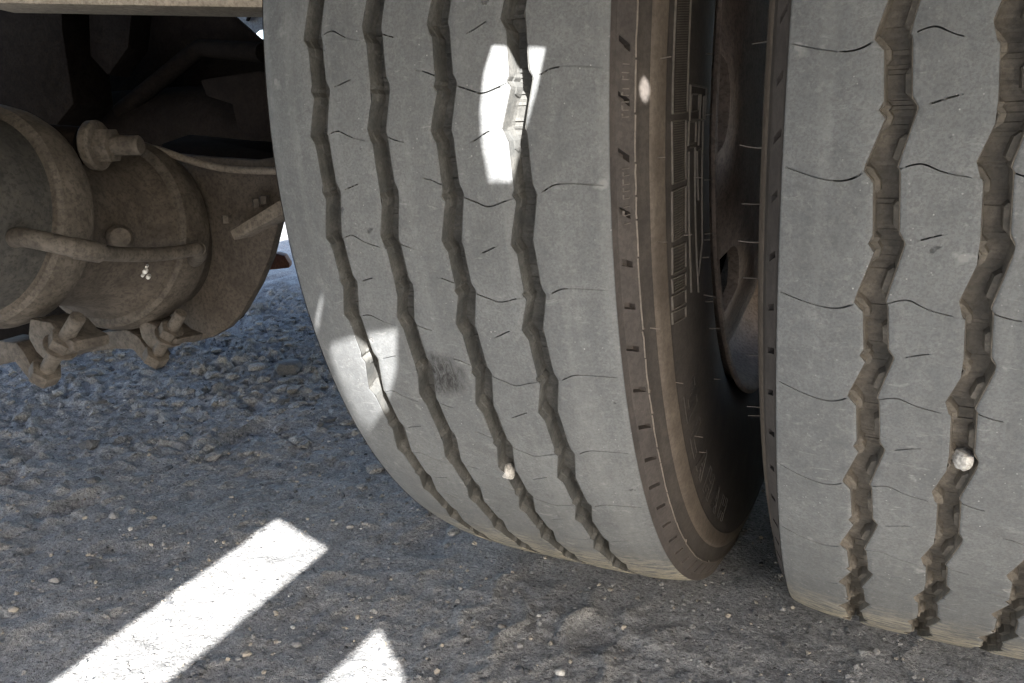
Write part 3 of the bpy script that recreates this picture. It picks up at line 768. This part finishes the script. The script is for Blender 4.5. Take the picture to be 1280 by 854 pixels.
def sheet(name, outer, holes, Z, th, mat):
    vs = []; fs = []
    for k, ps in enumerate([outer] + holes):
        if (area(ps) < 0) == (k == 0): ps = ps[::-1]
        o = len(vs); vs.extend(ps); fs.append(list(range(o, o + len(ps))))
    V, E_, Fc, *_ = delaunay_2d_cdt([Vector(v) for v in vs], [], fs, 2, 1e-6)
    mb = MB()
    mb.add([(v.x + 1.0, v.y, Z) for v in V], [tuple(f)[::-1] for f in Fc]); mb.add([(v.x + 1.0, v.y, Z + th) for v in V], [tuple(f) for f in Fc])
    for ps in [outer] + holes: mb.grid(np.array([[(p[0] + 1.0, p[1], z) for z in (Z, Z + th)] for p in ps]), closed=True)
    return mb.build(name, mat, truck)
sheet('sun_mask', [(-1.6, EDGE), (.20, EDGE), (.25, -1.23), (1.12, -1.23), (1.12, -.485), (-1.6, -.485)], slots, HD, TH, MT['floor'])  # unseen invented sheet, slots cut to throw the sun patches
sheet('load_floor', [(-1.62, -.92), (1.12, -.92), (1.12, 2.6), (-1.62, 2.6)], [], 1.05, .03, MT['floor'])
mb = MB(); mb.box((-.3 + 1.0, -2.6, .68), (2.6, .012, .72)); mb.build('sky_blocker', MT['dark'], truck)  # unseen sheet added behind the camera to cut low sky light on the tread
mb = MB(); Q = [loc(atY(px, py, .5)) for px, py in ((270, -60), (370, -60), (370, 30), (326, 36), (320, 41), (318, 50), (290, 20))]
mb.prism(Q, (-.02, .02, 0)); gp = mb.build('far_panel', MT['backdrop'], truck)
mb = MB(); Q = [loc(atY(px, py, .49)) for px, py in ((314, 12), (318, 13), (312, 26), (309, 25))]
mb.prism(Q, (-.01, .006, 0)); mb.build('panel_rib', MT['dark'], truck)
# small rusty bracket seen low in the gap beside the tyre
mb = MB(); Q = [loc(atY(px, py, .25)) for px, py in ((331, 338), (334, 322), (345, 317), (356, 320), (362, 330), (362, 335), (345, 337))]
mb.prism(Q, (-.02, .03, 0)); mb.build('rusty_bracket', MT['rust'], truck, smooth=30, bevel=.003)

# ------------------------------------------------------------------ stones
def stone(name, c, r, mat, seed, squash=(1, 1, .7)):
    q = np.random.RandomState(seed); mb = MB(); n, m = 9, 14
    dirs = q.normal(size=(9, 3)); dirs /= np.linalg.norm(dirs, axis=1)[:, None]; cut = .62 + .3 * q.rand(9)
    P = []
    for i in range(n):
        a = math.pi * (i + .001) / (n - 1 + .002); row = []
        for j in range(m):
            b = 2 * math.pi * j / m; v = np.array([math.sin(a) * math.cos(b), math.sin(a) * math.sin(b), math.cos(a)])
            s = 1.0
            for dd, k in zip(dirs, cut):
                t = v @ dd
                if t * s > k: s = k / t
            row.append(v * s * r * np.array(squash))
        P.append(row + [row[0]])
    mb.grid(np.array(P), flip=True)
    return mb.build(name, mat, smooth=25, loc=tuple(c))
def groove_pt(px, py, depth):
    d = ray(px, py); o = np.array([CAM[1], CAM[2] - AX]); e = d[1:]; r = R0 - depth
    A = e @ e; B = 2 * (e @ o); C = o @ o - r * r
    return CAM + d * ((-B - math.sqrt(B * B - 4 * A * C)) / (2 * A))
s1 = stone('stone', groove_pt(635, 590, .0050), .0074, MT['stone_w'], 3, (.75, .9, 1.0)); tag(s1, 'small white stone wedged in a groove of the left tyre', 'stone')
s2 = stone('stone', groove_pt(1204, 573, .005), .0064, MT['stone_w'], 5, (.85, .9, 1.1)); tag(s2, 'white stone wedged in a groove of the right tyre', 'stone')
loose = [(362, 467, .030, 'stone_d', 'largest dark flat stone on the ground just left of the tyre'),
         (190, 651, .0062, 'stone_b', 'pale pointed stone above the long sunlit strip on the ground'),
         (143, 649, .0075, 'stone_g', 'flat grey stone left of the pale pointed stone'),
         (118, 608, .010, 'stone_d', 'dark round stone at a pit left of the sunlit strip'),
         (628, 790, .0042, 'stone_b', 'round buff pebble on the ground below the left tyre'),
         (648, 811, .0044, 'stone_g', 'round grey pebble near the bottom below the left tyre'),
         (650, 841, .0040, 'stone_d', 'dark pebble lowest at the bottom edge below the left tyre'),
         (700, 846, .0045, 'stone_w', 'pale flat pebble at the bottom edge between the tyres'),
         (308, 824, .0055, 'stone_b', 'buff pebble beside the right edge of the long sunlit strip'),
         (372, 810, .0048, 'stone_g', 'grey pebble between the two sunlit strips'),
         (258, 545, .0085, 'stone_g', 'grey stone on the rough ground below the brake chamber'),
         (230, 542, .008, 'stone_d', 'dark stone on the rough ground below the brake chamber'),
         (20, 772, .0055, 'stone_b', 'buff pebble near the left edge below the rough ground'),
         (437, 660, .0055, 'stone_g', 'grey pebble right of the end of the sunlit strip'),
         (70, 735, .006, 'stone_g', 'grey pebble left of the long sunlit strip near the left edge'),
         (156, 500, .004, 'stone_w', 'tiny white chip below the lower edge of the brake chamber')]
for i, (px, py, r, mt, lb) in enumerate(loose):
    p = atZ(px, py); h = float(ground_height(np.array([p[0]]), np.array([p[1]]))[0])
    tag(stone('stone', (p[0], p[1], h + r * .15), r, MT[mt], 20 + i, (1.15, .95, .6)), lb, 'stone', 'loose stones on the ground')
# fine gravel nobody could count
q = np.random.RandomState(11); mb = MB()
base = []
for s in range(6):
    w_ = q.normal(size=(8, 3)); w_ /= np.linalg.norm(w_, axis=1)[:, None]; base.append(w_)
ICO = None
import bmesh
bm = bmesh.new(); bmesh.ops.create_icosphere(bm, subdivisions=1, radius=1); bm.verts.ensure_lookup_table()
iv = np.array([v.co[:] for v in bm.verts]); iF = [tuple(v.index for v in f.verts) for f in bm.faces]; bm.free()
# crumbled clods of the same dusty ground, thick on the rough strip
clods = []
for i in range(3200):
    x = q.uniform(-1.65, -.38); y = q.uniform(-.2, .9)
    if q.rand() > .35 + .65 * (y > -.02) * (vnoise(np.array([x * 6]), np.array([y * 6]), 30)[0] > .42): continue
    clods.append((x, y, .002 + .012 * q.rand() ** 3.6))
for i in range(260): clods.append((q.uniform(-.8, .2), q.uniform(-.6, -.1), .0016 + .003 * q.rand() ** 3))
ch = ground_height(np.array([c[0] for c in clods]), np.array([c[1] for c in clods]))
for (x, y, r), h in zip(clods, ch):
    v = iv * (.55 + .75 * q.rand(len(iv), 1)) * r * np.array([1.3, 1, .7]); a = q.rand() * 6.28; c_, s_ = math.cos(a), math.sin(a)
    v = np.stack([v[:, 0] * c_ - v[:, 1] * s_ + x, v[:, 0] * s_ + v[:, 1] * c_ + y, v[:, 2] + h + r * .2], -1)
    mb.add(v, iF, 1 if q.rand() < .16 else 4)
N = 16000
gx = q.uniform(-1.7, .3, N); gy = q.uniform(-.62, .9, N)
gh = ground_height(gx, gy); gr = .0006 + .0026 * q.rand(N) ** 5
for i in range(N):
    v = iv * (.6 + .7 * q.rand(len(iv), 1)) * gr[i] * np.array([1.1, 1, .8])
    a = q.rand() * 6.28; c_, s_ = math.cos(a), math.sin(a)
    v = np.stack([v[:, 0] * c_ - v[:, 1] * s_ + gx[i], v[:, 0] * s_ + v[:, 1] * c_ + gy[i], v[:, 2] + gh[i] + gr[i] * .25], -1)
    mb.add(v, iF, 3 if i % 45 == 0 else i % 3)
tag(mb.build('gravel', [MT['stone_g'], MT['stone_d'], MT['stone_b'], MT['stone_w'], MT['ground']]), 'fine loose gravel scattered over the dusty ground', 'gravel', kind='stuff')
